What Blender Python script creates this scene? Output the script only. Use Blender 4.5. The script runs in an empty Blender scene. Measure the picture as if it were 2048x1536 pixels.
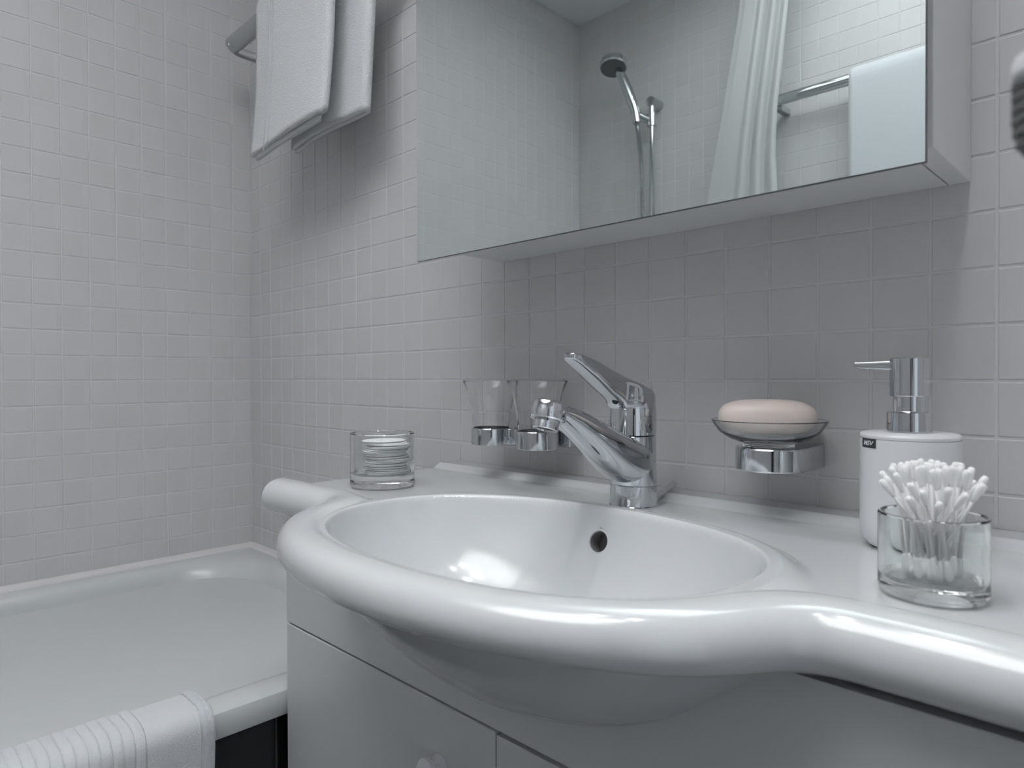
import bpy, bmesh, math, random
import numpy as np
from mathutils import Vector, Matrix

D = bpy.data
C = bpy.context.scene.collection
SC = bpy.context.scene
random.seed(7)
PI = math.pi

# ------------------------------------------------------------------ camera
CAM = np.array([1.5638, -0.7365, 0.00487])
FPX = 1356.4
YAW, PITCH, ROLL = -0.79649, -0.008504, -0.003118
PX0, PY0 = 973.7, 765.46
_f = np.array([math.sin(YAW) * math.cos(PITCH), math.cos(YAW) * math.cos(PITCH), math.sin(PITCH)])
_r0 = np.array([math.cos(YAW), -math.sin(YAW), 0.0])
_u0 = np.cross(_r0, _f)
_r = math.cos(ROLL) * _r0 + math.sin(ROLL) * _u0
_u = -math.sin(ROLL) * _r0 + math.cos(ROLL) * _u0
cam_data = D.cameras.new('camera')
cam = D.objects.new('camera', cam_data)
C.objects.link(cam)
cam.matrix_world = Matrix(((_r[0], _u[0], -_f[0], CAM[0]), (_r[1], _u[1], -_f[1], CAM[1]),
                           (_r[2], _u[2], -_f[2], CAM[2]), (0, 0, 0, 1)))
cam_data.sensor_width = 36
cam_data.lens = FPX / 2048 * 36
cam_data.shift_x = (1024 - PX0) / 2048
cam_data.shift_y = (PY0 - 768) / 2048
cam_data.clip_start = 0.02
cam_data.dof.use_dof = True
cam_data.dof.focus_distance = 0.80
cam_data.dof.aperture_fstop = 9
SC.camera = cam

# ------------------------------------------------------------------ world, exposure, lamps
SC.view_settings.view_transform = 'Standard'
SC.view_settings.look = 'None'
SC.view_settings.gamma = 1
SC.view_settings.use_curve_mapping = False
SC.view_settings.exposure = 0.15
SC.cycles.max_bounces = 14
SC.cycles.transmission_bounces = 12
SC.cycles.glossy_bounces = 8
SC.cycles.diffuse_bounces = 6
SC.cycles.sample_clamp_indirect = 4.0
world = D.worlds.new('world')
SC.world = world
world.use_nodes = True
world.node_tree.nodes['Background'].inputs[0].default_value = (0.86, 0.93, 1.0, 1)
world.node_tree.nodes['Background'].inputs[1].default_value = 0.3

ROOM_X, ROOM_Y, FLOOR, CEIL = 2.15, -1.585, -0.97, 1.305
LAMPS = [(1.20, -0.30), (1.52, -0.30), (1.20, -0.54), (1.52, -0.54)]
LAMP_W, FILL_W, BOUNCE_W = 0.60, 1.8, 31.0
for (lx, ly) in LAMPS:
    ld = D.lights.new('spotlight_glow', 'AREA')
    ld.shape = 'DISK'; ld.size = 0.06; ld.spread = math.radians(120); ld.energy = LAMP_W; ld.color = (0.97, 0.98, 1.0)
    lo = D.objects.new('spotlight_glow', ld); C.objects.link(lo)
    lo.location = (lx, ly, CEIL - 0.012)
# unseen soft fill light, added beyond the doorway on the right
fd = D.lights.new('doorway_fill_light', 'AREA')
fd.shape = 'RECTANGLE'; fd.size = 0.75; fd.size_y = 1.95; fd.energy = FILL_W; fd.color = (0.86, 0.93, 1.0)
fo = D.objects.new('doorway_fill_light', fd); C.objects.link(fo)
fo.location = (ROOM_X + 0.35, -0.95, FLOOR + 1.0)
fo.rotation_euler = (PI / 2, 0, PI / 2)
# unseen lamp added behind the viewpoint for soft light off the ceiling
pd_ = D.lights.new('added_bounce_glow', 'AREA')
pd_.shape = 'DISK'; pd_.size = 0.16; pd_.spread = math.radians(48); pd_.energy = BOUNCE_W; pd_.color = (0.98, 0.985, 1.0)
po = D.objects.new('added_bounce_glow', pd_); C.objects.link(po)
BL = Vector((1.85, -1.02, 0.16)); BT = Vector((1.22, -0.90, CEIL))
po.location = BL; po.rotation_mode = 'QUATERNION'; po.rotation_quaternion = (BL - BT).to_track_quat('Z', 'Y')


# ------------------------------------------------------------------ materials
def mat(name, col, rough=0.5, metal=0.0, coat=0.0, spec=0.5, trans=0.0, ior=1.5, sss=0.0, sheen=0.0):
    m = D.materials.new(name); m.use_nodes = True
    b = m.node_tree.nodes['Principled BSDF']
    b.inputs['Base Color'].default_value = (*col, 1)
    b.inputs['Roughness'].default_value = rough
    b.inputs['Metallic'].default_value = metal
    b.inputs['Coat Weight'].default_value = coat
    b.inputs['Coat Roughness'].default_value = 0.04
    b.inputs['Specular IOR Level'].default_value = spec
    b.inputs['Transmission Weight'].default_value = trans
    b.inputs['IOR'].default_value = ior
    if sss:
        b.inputs['Subsurface Weight'].default_value = sss
        b.inputs['Subsurface Radius'].default_value = (0.01, 0.006, 0.004)
        b.inputs['Subsurface Scale'].default_value = 0.6
    b.inputs['Sheen Weight'].default_value = sheen
    return m


def nodes(m):
    return m.node_tree.nodes, m.node_tree.links, m.node_tree.nodes['Principled BSDF']


def add_bump(m, scale, strength, dist=0.001, detail=2.0, coord='Object', stretch=None):
    n, l, b = nodes(m)
    tc = n.new('ShaderNodeTexCoord')
    src = tc.outputs[coord]
    if stretch:
        mp = n.new('ShaderNodeMapping'); mp.inputs['Scale'].default_value = stretch
        l.new(src, mp.inputs[0]); src = mp.outputs[0]
    t = n.new('ShaderNodeTexNoise'); t.inputs['Scale'].default_value = scale
    t.inputs['Detail'].default_value = detail
    bp = n.new('ShaderNodeBump'); bp.inputs['Strength'].default_value = strength
    bp.inputs['Distance'].default_value = dist
    l.new(src, t.inputs['Vector']); l.new(t.outputs['Fac'], bp.inputs['Height'])
    l.new(bp.outputs[0], b.inputs['Normal'])
    return t


def tile_material(name, col, var=0.022, rough=0.42):
    m = mat(name, col, rough, spec=0.4)
    n, l, b = nodes(m)
    geo = n.new('ShaderNodeNewGeometry')
    sc = n.new('ShaderNodeVectorMath'); sc.operation = 'MULTIPLY_ADD'
    sc.inputs[1].default_value = (20, 20, 20); sc.inputs[2].default_value = (-0.016, 0.116, 0.0)
    fl = n.new('ShaderNodeVectorMath'); fl.operation = 'FLOOR'
    wn = n.new('ShaderNodeTexWhiteNoise'); wn.noise_dimensions = '3D'
    l.new(geo.outputs['Position'], sc.inputs[0]); l.new(sc.outputs[0], fl.inputs[0]); l.new(fl.outputs[0], wn.inputs['Vector'])
    mx = n.new('ShaderNodeMix'); mx.data_type = 'RGBA'
    a = [c * (1 - var) for c in col]; c2 = [c * (1 + var) for c in col]
    a[0] *= 1.012; c2[2] *= 1.012
    mx.inputs['A'].default_value = (*a, 1); mx.inputs['B'].default_value = (*c2, 1)
    l.new(wn.outputs['Value'], mx.inputs['Factor']); l.new(mx.outputs['Result'], b.inputs['Base Color'])
    tx = n.new('ShaderNodeTexNoise'); tx.inputs['Scale'].default_value = 55; tx.inputs['Detail'].default_value = 3
    bp = n.new('ShaderNodeBump'); bp.inputs['Strength'].default_value = 0.12; bp.inputs['Distance'].default_value = 0.0006
    l.new(geo.outputs['Position'], tx.inputs['Vector']); l.new(tx.outputs['Fac'], bp.inputs['Height']); l.new(bp.outputs[0], b.inputs['Normal'])
    return m


M = {}
M['tile'] = tile_material('grey_ceramic_tile', (0.545, 0.539, 0.541))
M['grout'] = mat('pale_grout', (0.605, 0.607, 0.612), 0.85)
M['ceiling'] = mat('painted_ceiling', (0.72, 0.73, 0.73), 0.9)
M['ceramic'] = mat('white_ceramic', (0.60, 0.615, 0.625), 0.16, coat=0.5)
M['acrylic'] = mat('white_bath_enamel', (0.55, 0.57, 0.575), 0.28, coat=0.1)
M['sealant'] = mat('sealant', (0.66, 0.64, 0.64), 0.55)
M['chrome'] = mat('chrome', (0.62, 0.64, 0.66), 0.06, metal=1.0)
M['chrome_dull'] = mat('satin_chrome', (0.50, 0.52, 0.53), 0.22, metal=1.0)
M['mirror'] = mat('mirror_glass', (0.80, 0.86, 0.85), 0.0, metal=1.0)
M['mirror_edge'] = mat('dark_mirror_edge', (0.05, 0.06, 0.06), 0.3)
M['lacquer'] = mat('white_lacquer', (0.66, 0.665, 0.665), 0.33)
M['cab_lacquer'] = mat('vanity_lacquer', (0.57, 0.585, 0.595), 0.3)
M['gap'] = mat('brown_edge_band', (0.10, 0.075, 0.06), 0.7)
M['dark'] = mat('black_void', (0.01, 0.01, 0.01), 0.6)
M['black_tile'] = mat('black_glazed_tile', (0.006, 0.006, 0.006), 0.25)
M['black_grout'] = mat('dark_grout', (0.05, 0.05, 0.05), 0.8)
M['glass'] = mat('clear_glass', (0.995, 0.998, 0.997), 0.0, trans=1.0, ior=1.46)
M['thick_glass'] = mat('thick_glass', (0.97, 0.99, 0.985), 0.0, trans=1.0, ior=1.5)
M['soap'] = mat('cream_soap', (0.78, 0.70, 0.66), 0.35, sss=0.25)
M['cotton'] = mat('cotton', (0.93, 0.93, 0.935), 0.95, sheen=0.3)
add_bump(M['cotton'], 900, 0.3, 0.0006)
M['stick'] = mat('white_paper_stick', (0.86, 0.85, 0.85), 0.5)
M['plastic'] = mat('white_bottle_plastic', (0.70, 0.71, 0.725), 0.28)
M['towel'] = mat('white_terry_cloth', (0.60, 0.615, 0.63), 0.95, sheen=0.4)
add_bump(M['towel'], 420, 0.8, 0.0028, 3)
M['mat'] = mat('white_ribbed_terry', (0.60, 0.615, 0.63), 0.95, sheen=0.3)
add_bump(M['mat'], 520, 0.55, 0.0013, 2)
M['towel_flat'] = mat('white_flat_weave', (0.52, 0.54, 0.565), 0.9, sheen=0.2)
add_bump(M['towel_flat'], 700, 0.4, 0.001, 2)
M['curtain'] = mat('white_curtain_cloth', (0.66, 0.67, 0.67), 0.8)
_n, _l, _b = nodes(M['curtain'])
_tr = _n.new('ShaderNodeBsdfTranslucent'); _tr.inputs[0].default_value = (0.66, 0.67, 0.67, 1)
_mx = _n.new('ShaderNodeMixShader'); _mx.inputs[0].default_value = 0.35
_o = [x for x in _n if x.type == 'OUTPUT_MATERIAL'][0]
_l.new(_b.outputs[0], _mx.inputs[1]); _l.new(_tr.outputs[0], _mx.inputs[2]); _l.new(_mx.outputs[0], _o.inputs[0])
M['sticker'] = mat('dark_sticker', (0.012, 0.018, 0.022), 0.4)
M['letters'] = mat('white_lettering', (0.75, 0.77, 0.78), 0.5)
M['rubber'] = mat('grey_rubber_nozzles', (0.09, 0.095, 0.095), 0.6)
M['floor'] = mat('black_floor_tile', (0.02, 0.02, 0.02), 0.3)
_n, _l, _b = nodes(M['floor'])
_br = _n.new('ShaderNodeTexBrick'); _br.offset = 0; _br.inputs['Color1'].default_value = (.02, .02, .02, 1)
_br.inputs['Color2'].default_value = (.025, .025, .025, 1); _br.inputs['Mortar'].default_value = (.08, .08, .08, 1)
_br.inputs['Scale'].default_value = 3.3; _br.inputs['Mortar Size'].default_value = .01
_tc = _n.new('ShaderNodeTexCoord'); _l.new(_tc.outputs['Object'], _br.inputs['Vector']); _l.new(_br.outputs[0], _b.inputs['Base Color'])
M['lamp'] = D.materials.new('lit_spot_lens'); M['lamp'].use_nodes = True
_n, _l, _b = nodes(M['lamp']); _b.inputs['Emission Color'].default_value = (1, 1, 1, 1); _b.inputs['Emission Strength'].default_value = 0.9


# ------------------------------------------------------------------ helpers
SHARP = {'basin_top': 80, 'overflow_hole': 60, 'mat_cloth': 80, 'folded_cloth': 80, 'inner_layer': 80, 'towel': 80, 'shower_curtain': 80, 'tub_shell': 35, 'lever': 42, 'spout': 60, 'shower_hose': 30}


def link(name, me, m=None, parent=None, smooth=False, loc=None):
    if m is not None and len(me.materials) == 0:
        me.materials.append(m)
    o = D.objects.new(name, me); C.objects.link(o)
    if loc is not None:
        o.location = loc
    if parent is not None:
        o.parent = parent
    if smooth:
        me.shade_smooth()
        me.set_sharp_from_angle(angle=math.radians(SHARP.get(name, 28)))
    return o


def empty(name, loc, label=None, cat=None, group=None, rotz=0.0):
    o = D.objects.new(name, None); C.objects.link(o)
    o.location = loc; o.rotation_euler = (0, 0, rotz); o.empty_display_size = 0.02
    if label: o['label'] = label
    if cat: o['category'] = cat
    if group: o['group'] = group
    return o


def tag(o, label=None, cat=None, group=None, kind=None):
    if label: o['label'] = label
    if cat: o['category'] = cat
    if group: o['group'] = group
    if kind: o['kind'] = kind
    return o


def pydata(verts, faces, name='mesh'):
    me = D.meshes.new(name); me.from_pydata([tuple(v) for v in verts], [], faces); me.update()
    return me


def fix_normals(me):
    bm = bmesh.new(); bm.from_mesh(me)
    bmesh.ops.recalc_face_normals(bm, faces=bm.faces); bm.to_mesh(me); bm.free()
    return me


def box_mesh(lo, hi, bev=0.0, seg=2):
    bm = bmesh.new()
    bmesh.ops.create_cube(bm, size=1)
    for v in bm.verts:
        v.co = Vector([lo[i] + (v.co[i] + 0.5) * (hi[i] - lo[i]) for i in range(3)])
    if bev:
        bmesh.ops.bevel(bm, geom=list(bm.edges), offset=bev, segments=seg, affect='EDGES', profile=0.7)
    me = D.meshes.new('box'); bm.to_mesh(me); bm.free()
    return me


def grid_mesh(P, closed_u=False, closed_v=False, cap=False):
    """P[m][n] points; u runs over n, v over m."""
    P = np.asarray(P, float); m, n = P.shape[:2]
    F = []
    for i in range(m if closed_v else m - 1):
        for j in range(n if closed_u else n - 1):
            a, b = i * n + j, i * n + (j + 1) % n
            c, d = ((i + 1) % m) * n + (j + 1) % n, ((i + 1) % m) * n + j
            F.append((a, b, c, d))
    if cap:
        F.append(tuple(range(n))[::-1]); F.append(tuple((m - 1) * n + j for j in range(n)))
    return pydata(P.reshape(-1, 3), F)


def big_grid(P):
    """open grid through fast arrays"""
    P = np.asarray(P, np.float32); m, n = P.shape[:2]
    idx = np.arange(m * n).reshape(m, n)
    q = np.stack([idx[:-1, :-1], idx[:-1, 1:], idx[1:, 1:], idx[1:, :-1]], -1).reshape(-1, 4)
    return P.reshape(-1, 3), q


def mesh_np(V, Q):
    me = D.meshes.new('grid')
    me.vertices.add(len(V)); me.vertices.foreach_set('co', np.asarray(V, np.float32).ravel())
    me.loops.add(Q.size); me.loops.foreach_set('vertex_index', Q.ravel().astype(np.int32))
    me.polygons.add(len(Q)); me.polygons.foreach_set('loop_start', np.arange(0, Q.size, 4, dtype=np.int32))
    me.update(calc_edges=True); me.validate()
    return me


def lathe_mesh(prof, n=64, c=(0, 0, 0), sx=1.0, sy=1.0, cap=True):
    P = []
    for (r, z) in prof:
        P.append([(c[0] + r * sx * math.cos(2 * PI * k / n), c[1] + r * sy * math.sin(2 * PI * k / n), c[2] + z) for k in range(n)])
    me = grid_mesh(P, closed_u=True, cap=cap)
    bm = bmesh.new(); bm.from_mesh(me); bmesh.ops.remove_doubles(bm, verts=bm.verts, dist=1e-6)
    bmesh.ops.recalc_face_normals(bm, faces=bm.faces); bm.to_mesh(me); bm.free()
    return me


def tube_mesh(pts, r, n=20, closed=False, flat=None, cap=True, up=(0, 0, 1)):
    """tube along pts; r number or list; flat=(a,b) scale of the section"""
    pts = [Vector(p) for p in pts]; N = len(pts)
    rr = r if isinstance(r, (list, tuple)) else [r] * N
    rows = []; prev = None
    for i, p in enumerate(pts):
        if closed:
            t = pts[(i + 1) % N] - pts[(i - 1) % N]
        else:
            t = pts[min(i + 1, N - 1)] - pts[max(i - 1, 0)]
        t.normalize()
        if prev is None:
            a = Vector(up).cross(t)
            if a.length < 1e-4: a = Vector((1, 0, 0)).cross(t)
            a.normalize()
        else:
            a = prev - t * prev.dot(t); a.normalize()
        prev = a
        b = t.cross(a)
        fa, fb = flat or (1, 1)
        rows.append([p + a * (rr[i] * fa * math.cos(2 * PI * k / n)) + b * (rr[i] * fb * math.sin(2 * PI * k / n)) for k in range(n)])
    return grid_mesh([[tuple(q) for q in row] for row in rows], closed_u=True, closed_v=closed, cap=cap and not closed)


def smooth_pts(pts, k=8):
    """Catmull-Rom"""
    P = [Vector(p) for p in pts]; out = []
    for i in range(len(P) - 1):
        a, b, c, d = P[max(i - 1, 0)], P[i], P[i + 1], P[min(i + 2, len(P) - 1)]
        for j in range(k):
            t = j / k
            out.append(0.5 * ((2 * b) + (-a + c) * t + (2 * a - 5 * b + 4 * c - d) * t * t + (-a + 3 * b - 3 * c + d) * t ** 3))
    out.append(P[-1])
    return out


def superell(hx, hy, n, p=2.6):
    out = []
    for k in range(n):
        a = 2 * PI * k / n; c, s = math.cos(a), math.sin(a)
        out.append((hx * math.copysign(abs(c) ** (2 / p), c), hy * math.copysign(abs(s) ** (2 / p), s)))
    return out


def smin(a, b, k):
    h = np.clip(0.5 + 0.5 * (b - a) / k, 0, 1)
    return b * (1 - h) + a * h - k * h * (1 - h)


def sstep(a, b, x):
    t = np.clip((x - a) / (b - a), 0, 1)
    return t * t * (3 - 2 * t)


def project(p):
    d = np.array(p) - CAM; z = d @ _f
    if z < 0.05: return None
    return PX0 + FPX * (d @ _r) / z, PY0 - FPX * (d @ _u) / z, z


# ------------------------------------------------------------------ the room shell and its wall tiles
T, J = 0.05, 0.0026
XO, YO = 0.0508, -0.0442   # first grout line on the back wall / the left wall
DEPTH = 0.0009


def tile_unit(w, h):
    """a tile in local x (width) / z (height), face towards -y at y=0, thickness back to +DEPTH"""
    b = 0.0007
    hw, hh = w / 2, h / 2
    V = [(-hw, DEPTH + .0004, -hh), (hw, DEPTH + .0004, -hh), (hw, DEPTH + .0004, hh), (-hw, DEPTH + .0004, hh),
         (-hw, b * .6, -hh), (hw, b * .6, -hh), (hw, b * .6, hh), (-hw, b * .6, hh),
         (-hw + b, 0, -hh + b), (hw - b, 0, -hh + b), (hw - b, 0, hh - b), (-hw + b, 0, hh - b)]
    F = [(8, 9, 10, 11)]
    for k in range(4):
        F.append((k, (k + 1) % 4, 4 + (k + 1) % 4, 4 + k)); F.append((4 + k, 4 + (k + 1) % 4, 8 + (k + 1) % 4, 8 + k))
    return V, F


def ranges(first, start, stop):
    """cell intervals between grout lines"""
    lines = [start]; v = first
    while v < stop - 0.004:
        if v > start + 0.004: lines.append(v)
        v += T
    lines.append(stop)
    return [(lines[i], lines[i + 1]) for i in range(len(lines) - 1)]


def build_wall(name, slab_lo, slab_hi, place, ucells, score, opening=None):
    wall = link(name, box_mesh(slab_lo, slab_hi), M['grout']); wall['kind'] = 'structure'
    zcells = ranges(-0.95, FLOOR, CEIL)
    cells = []
    for (u0, u1) in ucells:
        for (z0, z1) in zcells:
            cc = ((u0 + u1) / 2, (z0 + z1) / 2)
            if opening and opening(cc): continue
            cells.append((score(cc), u0, u1, z0, z1))
    cells.sort(key=lambda c: -c[0])
    cache = {}
    for (s, u0, u1, z0, z1) in cells[:300] if cells and cells[0][0] > 0 else []:
        w, h = round(u1 - u0 - J, 5), round(z1 - z0 - J, 5)
        if (w, h) not in cache:
            V, F = tile_unit(w, h); me = pydata(V, F, 'tile'); me.materials.append(M['tile']); cache[(w, h)] = me
        o = D.objects.new('tile', cache[(w, h)]); C.objects.link(o)
        pos, rz = place((u0 + u1) / 2, (z0 + z1) / 2)
        o.location = pos; o.rotation_euler = (random.uniform(-.002, .002), 0, rz + random.uniform(-.002, .002)); o.parent = wall
    rest = cells[300:] if cells and cells[0][0] > 0 else cells
    V, F = [], []
    for (s, u0, u1, z0, z1) in rest:
        v, f = tile_unit(u1 - u0 - J, z1 - z0 - J)
        pos, rz = place((u0 + u1) / 2, (z0 + z1) / 2)
        c, sn = math.cos(rz), math.sin(rz); k = len(V)
        V += [(pos[0] + c * a - sn * b, pos[1] + sn * a + c * b, pos[2] + d) for (a, b, d) in v]
        F += [tuple(i + k for i in q) for q in f]
    if V:
        o = link('tile', pydata(V, F, 'tiles'), M['tile'], wall); o['kind'] = 'stuff'
    return wall


def vis(p, hide=None):
    q = project(p)
    if q is None or (hide and hide(p)): return 0
    if -30 < q[0] < 2078 and -30 < q[1] < 1566: return 1000 / q[2]
    return 0.1 / q[2]


def back_hidden(p):
    return (0.84 < p[0] < 1.44 and p[2] > 0.20) or p[2] < -0.42 or (p[0] > 0.72 and p[2] < -0.16) or (0.3 < p[0] < .57 and p[2] > .5)


build_wall('wall_back', (-0.1, DEPTH, FLOOR - 0.1), (ROOM_X + 0.1, 0.1, CEIL + 0.1),
           lambda u, z: ((u, 0.0, z), 0.0), ranges(XO, 0.0, ROOM_X), lambda c: 1e-6 + vis((c[0], 0, c[1]), back_hidden))
# left wall runs along y; u is -y
build_wall('wall_left', (-0.1, ROOM_Y - 0.1, FLOOR - 0.1), (-DEPTH, 0.1, CEIL + 0.1),
           lambda u, z: ((0.0, -u, z), PI / 2), ranges(-YO, 0.0, -ROOM_Y),
           lambda c: 1e-6 + (vis((0, -c[0], c[1])) if c[1] > -.42 else 0))
# the wall opposite the mirror: seen only as a reflection
build_wall('wall_front', (-0.1, ROOM_Y - 0.1, FLOOR - 0.1), (ROOM_X + 0.1, ROOM_Y - DEPTH, CEIL + 0.1),
           lambda u, z: ((u, ROOM_Y, z), PI), ranges(0.0493, 0.0, ROOM_X),
           lambda c: 1e-6 + (5 - abs(c[1] - .85) - 0.2 * abs(c[0] - .6) if (c[0] < 1.2 and .45 < c[1]) else 0))
# right wall, never in view, with a doorway
def in_door(c): return 0.55 < c[0] < 1.35 and c[1] < 1.05
bm = bmesh.new()
for lo, hi in (((ROOM_X + DEPTH, -0.55, FLOOR), (ROOM_X + .1, 0.1, CEIL)), ((ROOM_X + DEPTH, ROOM_Y - .1, FLOOR), (ROOM_X + .1, -1.35, CEIL)),
               ((ROOM_X + DEPTH, -1.35, 1.05), (ROOM_X + .1, -0.55, CEIL))):
    m_ = box_mesh(lo, hi); bm.from_mesh(m_)
me = D.meshes.new('wall'); bm.to_mesh(me); bm.free()
wr = link('wall_right', me, M['grout']); wr['kind'] = 'structure'
V, F = [], []
for (u0, u1) in ranges(0.0442, 0.0, -ROOM_Y):
    for (z0, z1) in ranges(-0.95, FLOOR, CEIL):
        if in_door(((u0 + u1) / 2, (z0 + z1) / 2)): continue
        v, f = tile_unit(u1 - u0 - J, z1 - z0 - J); k = len(V)
        V += [(ROOM_X + b, -(u0 + u1) / 2 - a, (z0 + z1) / 2 + d) for (a, b, d) in v]
        F += [tuple(i + k for i in q) for q in f]
o = link('tile', pydata(V, F), M['tile'], wr); o['kind'] = 'stuff'
fl = link('floor', box_mesh((-0.1, ROOM_Y - 0.1, FLOOR - 0.1), (ROOM_X + 0.6, 0.1, FLOOR)), M['floor']); fl['kind'] = 'structure'
ce = link('ceiling', box_mesh((-0.1, ROOM_Y - 0.1, CEIL), (ROOM_X + 0.1, 0.1, CEIL + 0.1)), M['ceiling']); ce['kind'] = 'structure'

# ------------------------------------------------------------------ ceiling spotlights
LL = [('left rear', 0), ('right rear', 0), ('left front', 0), ('right front', 0)]
for i, (lx, ly) in enumerate(LAMPS):
    t = empty('ceiling_spotlight', (lx, ly, CEIL),
              'small round ceiling spotlight above the washbasin, %s of the four' % LL[i][0], 'ceiling light', 'ceiling spotlights')
    link('trim_ring', lathe_mesh([(0.032, -0.001), (0.032, -0.006), (0.042, -0.006), (0.045, -0.001)], 40, cap=False), M['chrome'], t, True)
    link('lens', lathe_mesh([(0.0, -0.003), (0.031, -0.003)], 32, cap=False), M['lamp'], t)


cp = empty('added_bounce_lamp', (1.85, -1.02, FLOOR), 'round fill lamp on a black stand, added unseen behind the viewpoint to bounce off the ceiling', 'lamp')  # housing and stand for the added bounce light, out of view
hd_ = lathe_mesh([(.03, -.17), (.05, -.165), (.055, -.09), (.088, -.012), (.092, -.004), (.088, -.006), (.05, -.08), (0, -.085)], 40, cap=False)
hd_.transform(Matrix.Translation((0, 0, .16 - FLOOR)) @ (BT - BL).to_track_quat('Z', 'Y').to_matrix().to_4x4())
link('lamp_head', hd_, M['dark'], cp, True)
link('stand', tube_mesh([(0, 0, .05), (0, 0, .02 - FLOOR)], .012, 16), M['dark'], cp, True)
for k in range(3):
    link('leg', tube_mesh([(0, 0, .32), (.17 * math.cos(2.1 * k), .17 * math.sin(2.1 * k), .010)], .009, 12), M['dark'], cp, True)

# ------------------------------------------------------------------ bathtub
def rrect(x0, x1, y0, y1, r, z, n=26):
    pts = []
    r = min(r, (x1 - x0) / 2 - 1e-4, (y1 - y0) / 2 - 1e-4)
    for (cx, cy, a0) in ((x1 - r, y1 - r, 0), (x0 + r, y1 - r, PI / 2), (x0 + r, y0 + r, PI), (x1 - r, y0 + r, 1.5 * PI)):
        for k in range(n):
            a = a0 + PI / 2 * k / (n - 1)
            pts.append((cx + r * math.cos(a), cy + r * math.sin(a), z))
    return pts


TX0, TX1, TY0, TY1, TZ = 0.001, 0.750, ROOM_Y + 0.001, -0.001, -0.400
rows = [rrect(TX0, TX1 - .004, TY0, TY1, .004, TZ - .036), rrect(TX0, TX1 - .001, TY0, TY1, .004, TZ - .034), rrect(TX0, TX1, TY0, TY1, .004, TZ - .028),
        rrect(TX0, TX1, TY0, TY1, .004, TZ - .011), rrect(TX0 + .001, TX1 - .003, TY0 + .001, TY1 - .001, .005, TZ - .004),
        rrect(TX0 + .003, TX1 - .010, TY0 + .003, TY1 - .003, .01, TZ),
        rrect(TX0 + .020, TX1 - .038, TY0 + .04, TY1 - .028, .07, TZ + .0005), rrect(TX0 + .030, TX1 - .050, TY0 + .06, TY1 - .040, .10, TZ - .002),
        rrect(TX0 + .038, TX1 - .057, TY0 + .08, TY1 - .052, .13, TZ - .010), rrect(TX0 + .044, TX1 - .062, TY0 + .10, TY1 - .062, .15, TZ - .028),
        rrect(TX0 + .058, TX1 - .072, TY0 + .14, TY1 - .085, .16, TZ - .12), rrect(TX0 + .080, TX1 - .090, TY0 + .20, TY1 - .115, .16, TZ - .26),
        rrect(TX0 + .100, TX1 - .105, TY0 + .25, TY1 - .140, .15, TZ - .36), rrect(TX0 + .130, TX1 - .135, TY0 + .29, TY1 - .18, .13, TZ - .405),
        rrect(TX0 + .200, TX1 - .205, TY0 + .38, TY1 - .28, .10, TZ - .42)]
tub = empty('bathtub', (0.375, -0.79, FLOOR), 'white enamelled bathtub built in along the tiled left wall', 'bathtub')
o = link('tub_shell', grid_mesh(rows, closed_u=True, cap=True), M['acrylic'], tub, True); o.matrix_parent_inverse = tub.matrix_world.inverted()
tub_inv = Matrix.Translation((-0.375, 0.79, -FLOOR))


def child(name, me, m, parent, smooth=False, inv=None):
    """child whose mesh is given in world coordinates"""
    o = link(name, me, m, parent, smooth)
    L = Matrix.Translation(parent.location) @ parent.rotation_euler.to_matrix().to_4x4()
    if parent.parent is not None:
        L = parent_world(parent)
    me.transform(L.inverted())
    o.matrix_parent_inverse = Matrix.Identity(4)
    return o


def parent_world(o):
    if o is None: return Matrix.Identity(4)
    L = Matrix.Translation(o.location) @ o.rotation_euler.to_matrix().to_4x4()
    return parent_world(o.parent) @ L


D.objects['tub_shell'].data.transform(tub_inv); D.objects['tub_shell'].matrix_parent_inverse = Matrix.Identity(4)
# sealant bead on the wall side
bead = [(0.0005, TZ + .010), (0.003, TZ + .0072), (0.006, TZ + .003), (0.0120, TZ - .0004), (0.0005, TZ - .0006)]
rws = []
for k, (d, z) in enumerate(bead):
    rws.append([(d, TY0 + .002, z), (d, -d, z), (TX1 - .002, -d, z)])
sb_ = child('sealant_bead', grid_mesh(np.array(rws)), M['sealant'], tub)
# black tiled apron under the rim
apron = child('apron', box_mesh((TX1 - .030, TY0, FLOOR), (TX1 - .0125, TY1 - .002, TZ - .037)), M['black_grout'], tub)
PITCH_B = 0.20
ys = [TY1 - .002]; y = -0.317 + PITCH_B
while y > TY0: ys.append(y) if y < ys[-1] - .01 else None; y -= PITCH_B
ys.append(TY0)
zs = [TZ - .038, TZ - .038 - .15, TZ - .038 - .35, FLOOR]
for i in range(len(ys) - 1):
    for j in range(3):
        child('tile', box_mesh((TX1 - .0125, ys[i + 1] + .0018, zs[j + 1] + .0018), (TX1 - .0100, ys[i] - .0018, zs[j] - .0012), .0006, 1), M['black_tile'], apron)

# ------------------------------------------------------------------ washbasin with its shelf
DK, CREST, RING, LEDGE = -0.138, -0.1265, -0.1305, -0.1300
EC, EA, EB = (1.157, -0.298), 0.205, 0.140       # bowl opening
FC, FA, FB = (1.157, -0.298), 0.228, 0.161       # crest of the outer rim
BX0, BX1 = 0.742, 2.10
FRONT = -0.310


def rho(x, y, c, a, b):
    u, v = (x - c[0]) / a, (y - c[1]) / b
    p = 2.25
    return (np.abs(u) ** p + np.abs(v) ** p) ** (1 / p)


def edist(x, y, c, a, b):
    r = rho(x, y, c, a, b)
    L = np.hypot(x - c[0], y - c[1]) / np.maximum(r, 1e-4)
    return (r - 1) * L


def phi(x, y):
    """<0 inside the slab outline (crest line)"""
    d1 = FRONT - y
    d2 = edist(x, y, FC, FA, FB)
    return smin(d1, d2, 0.060)


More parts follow.
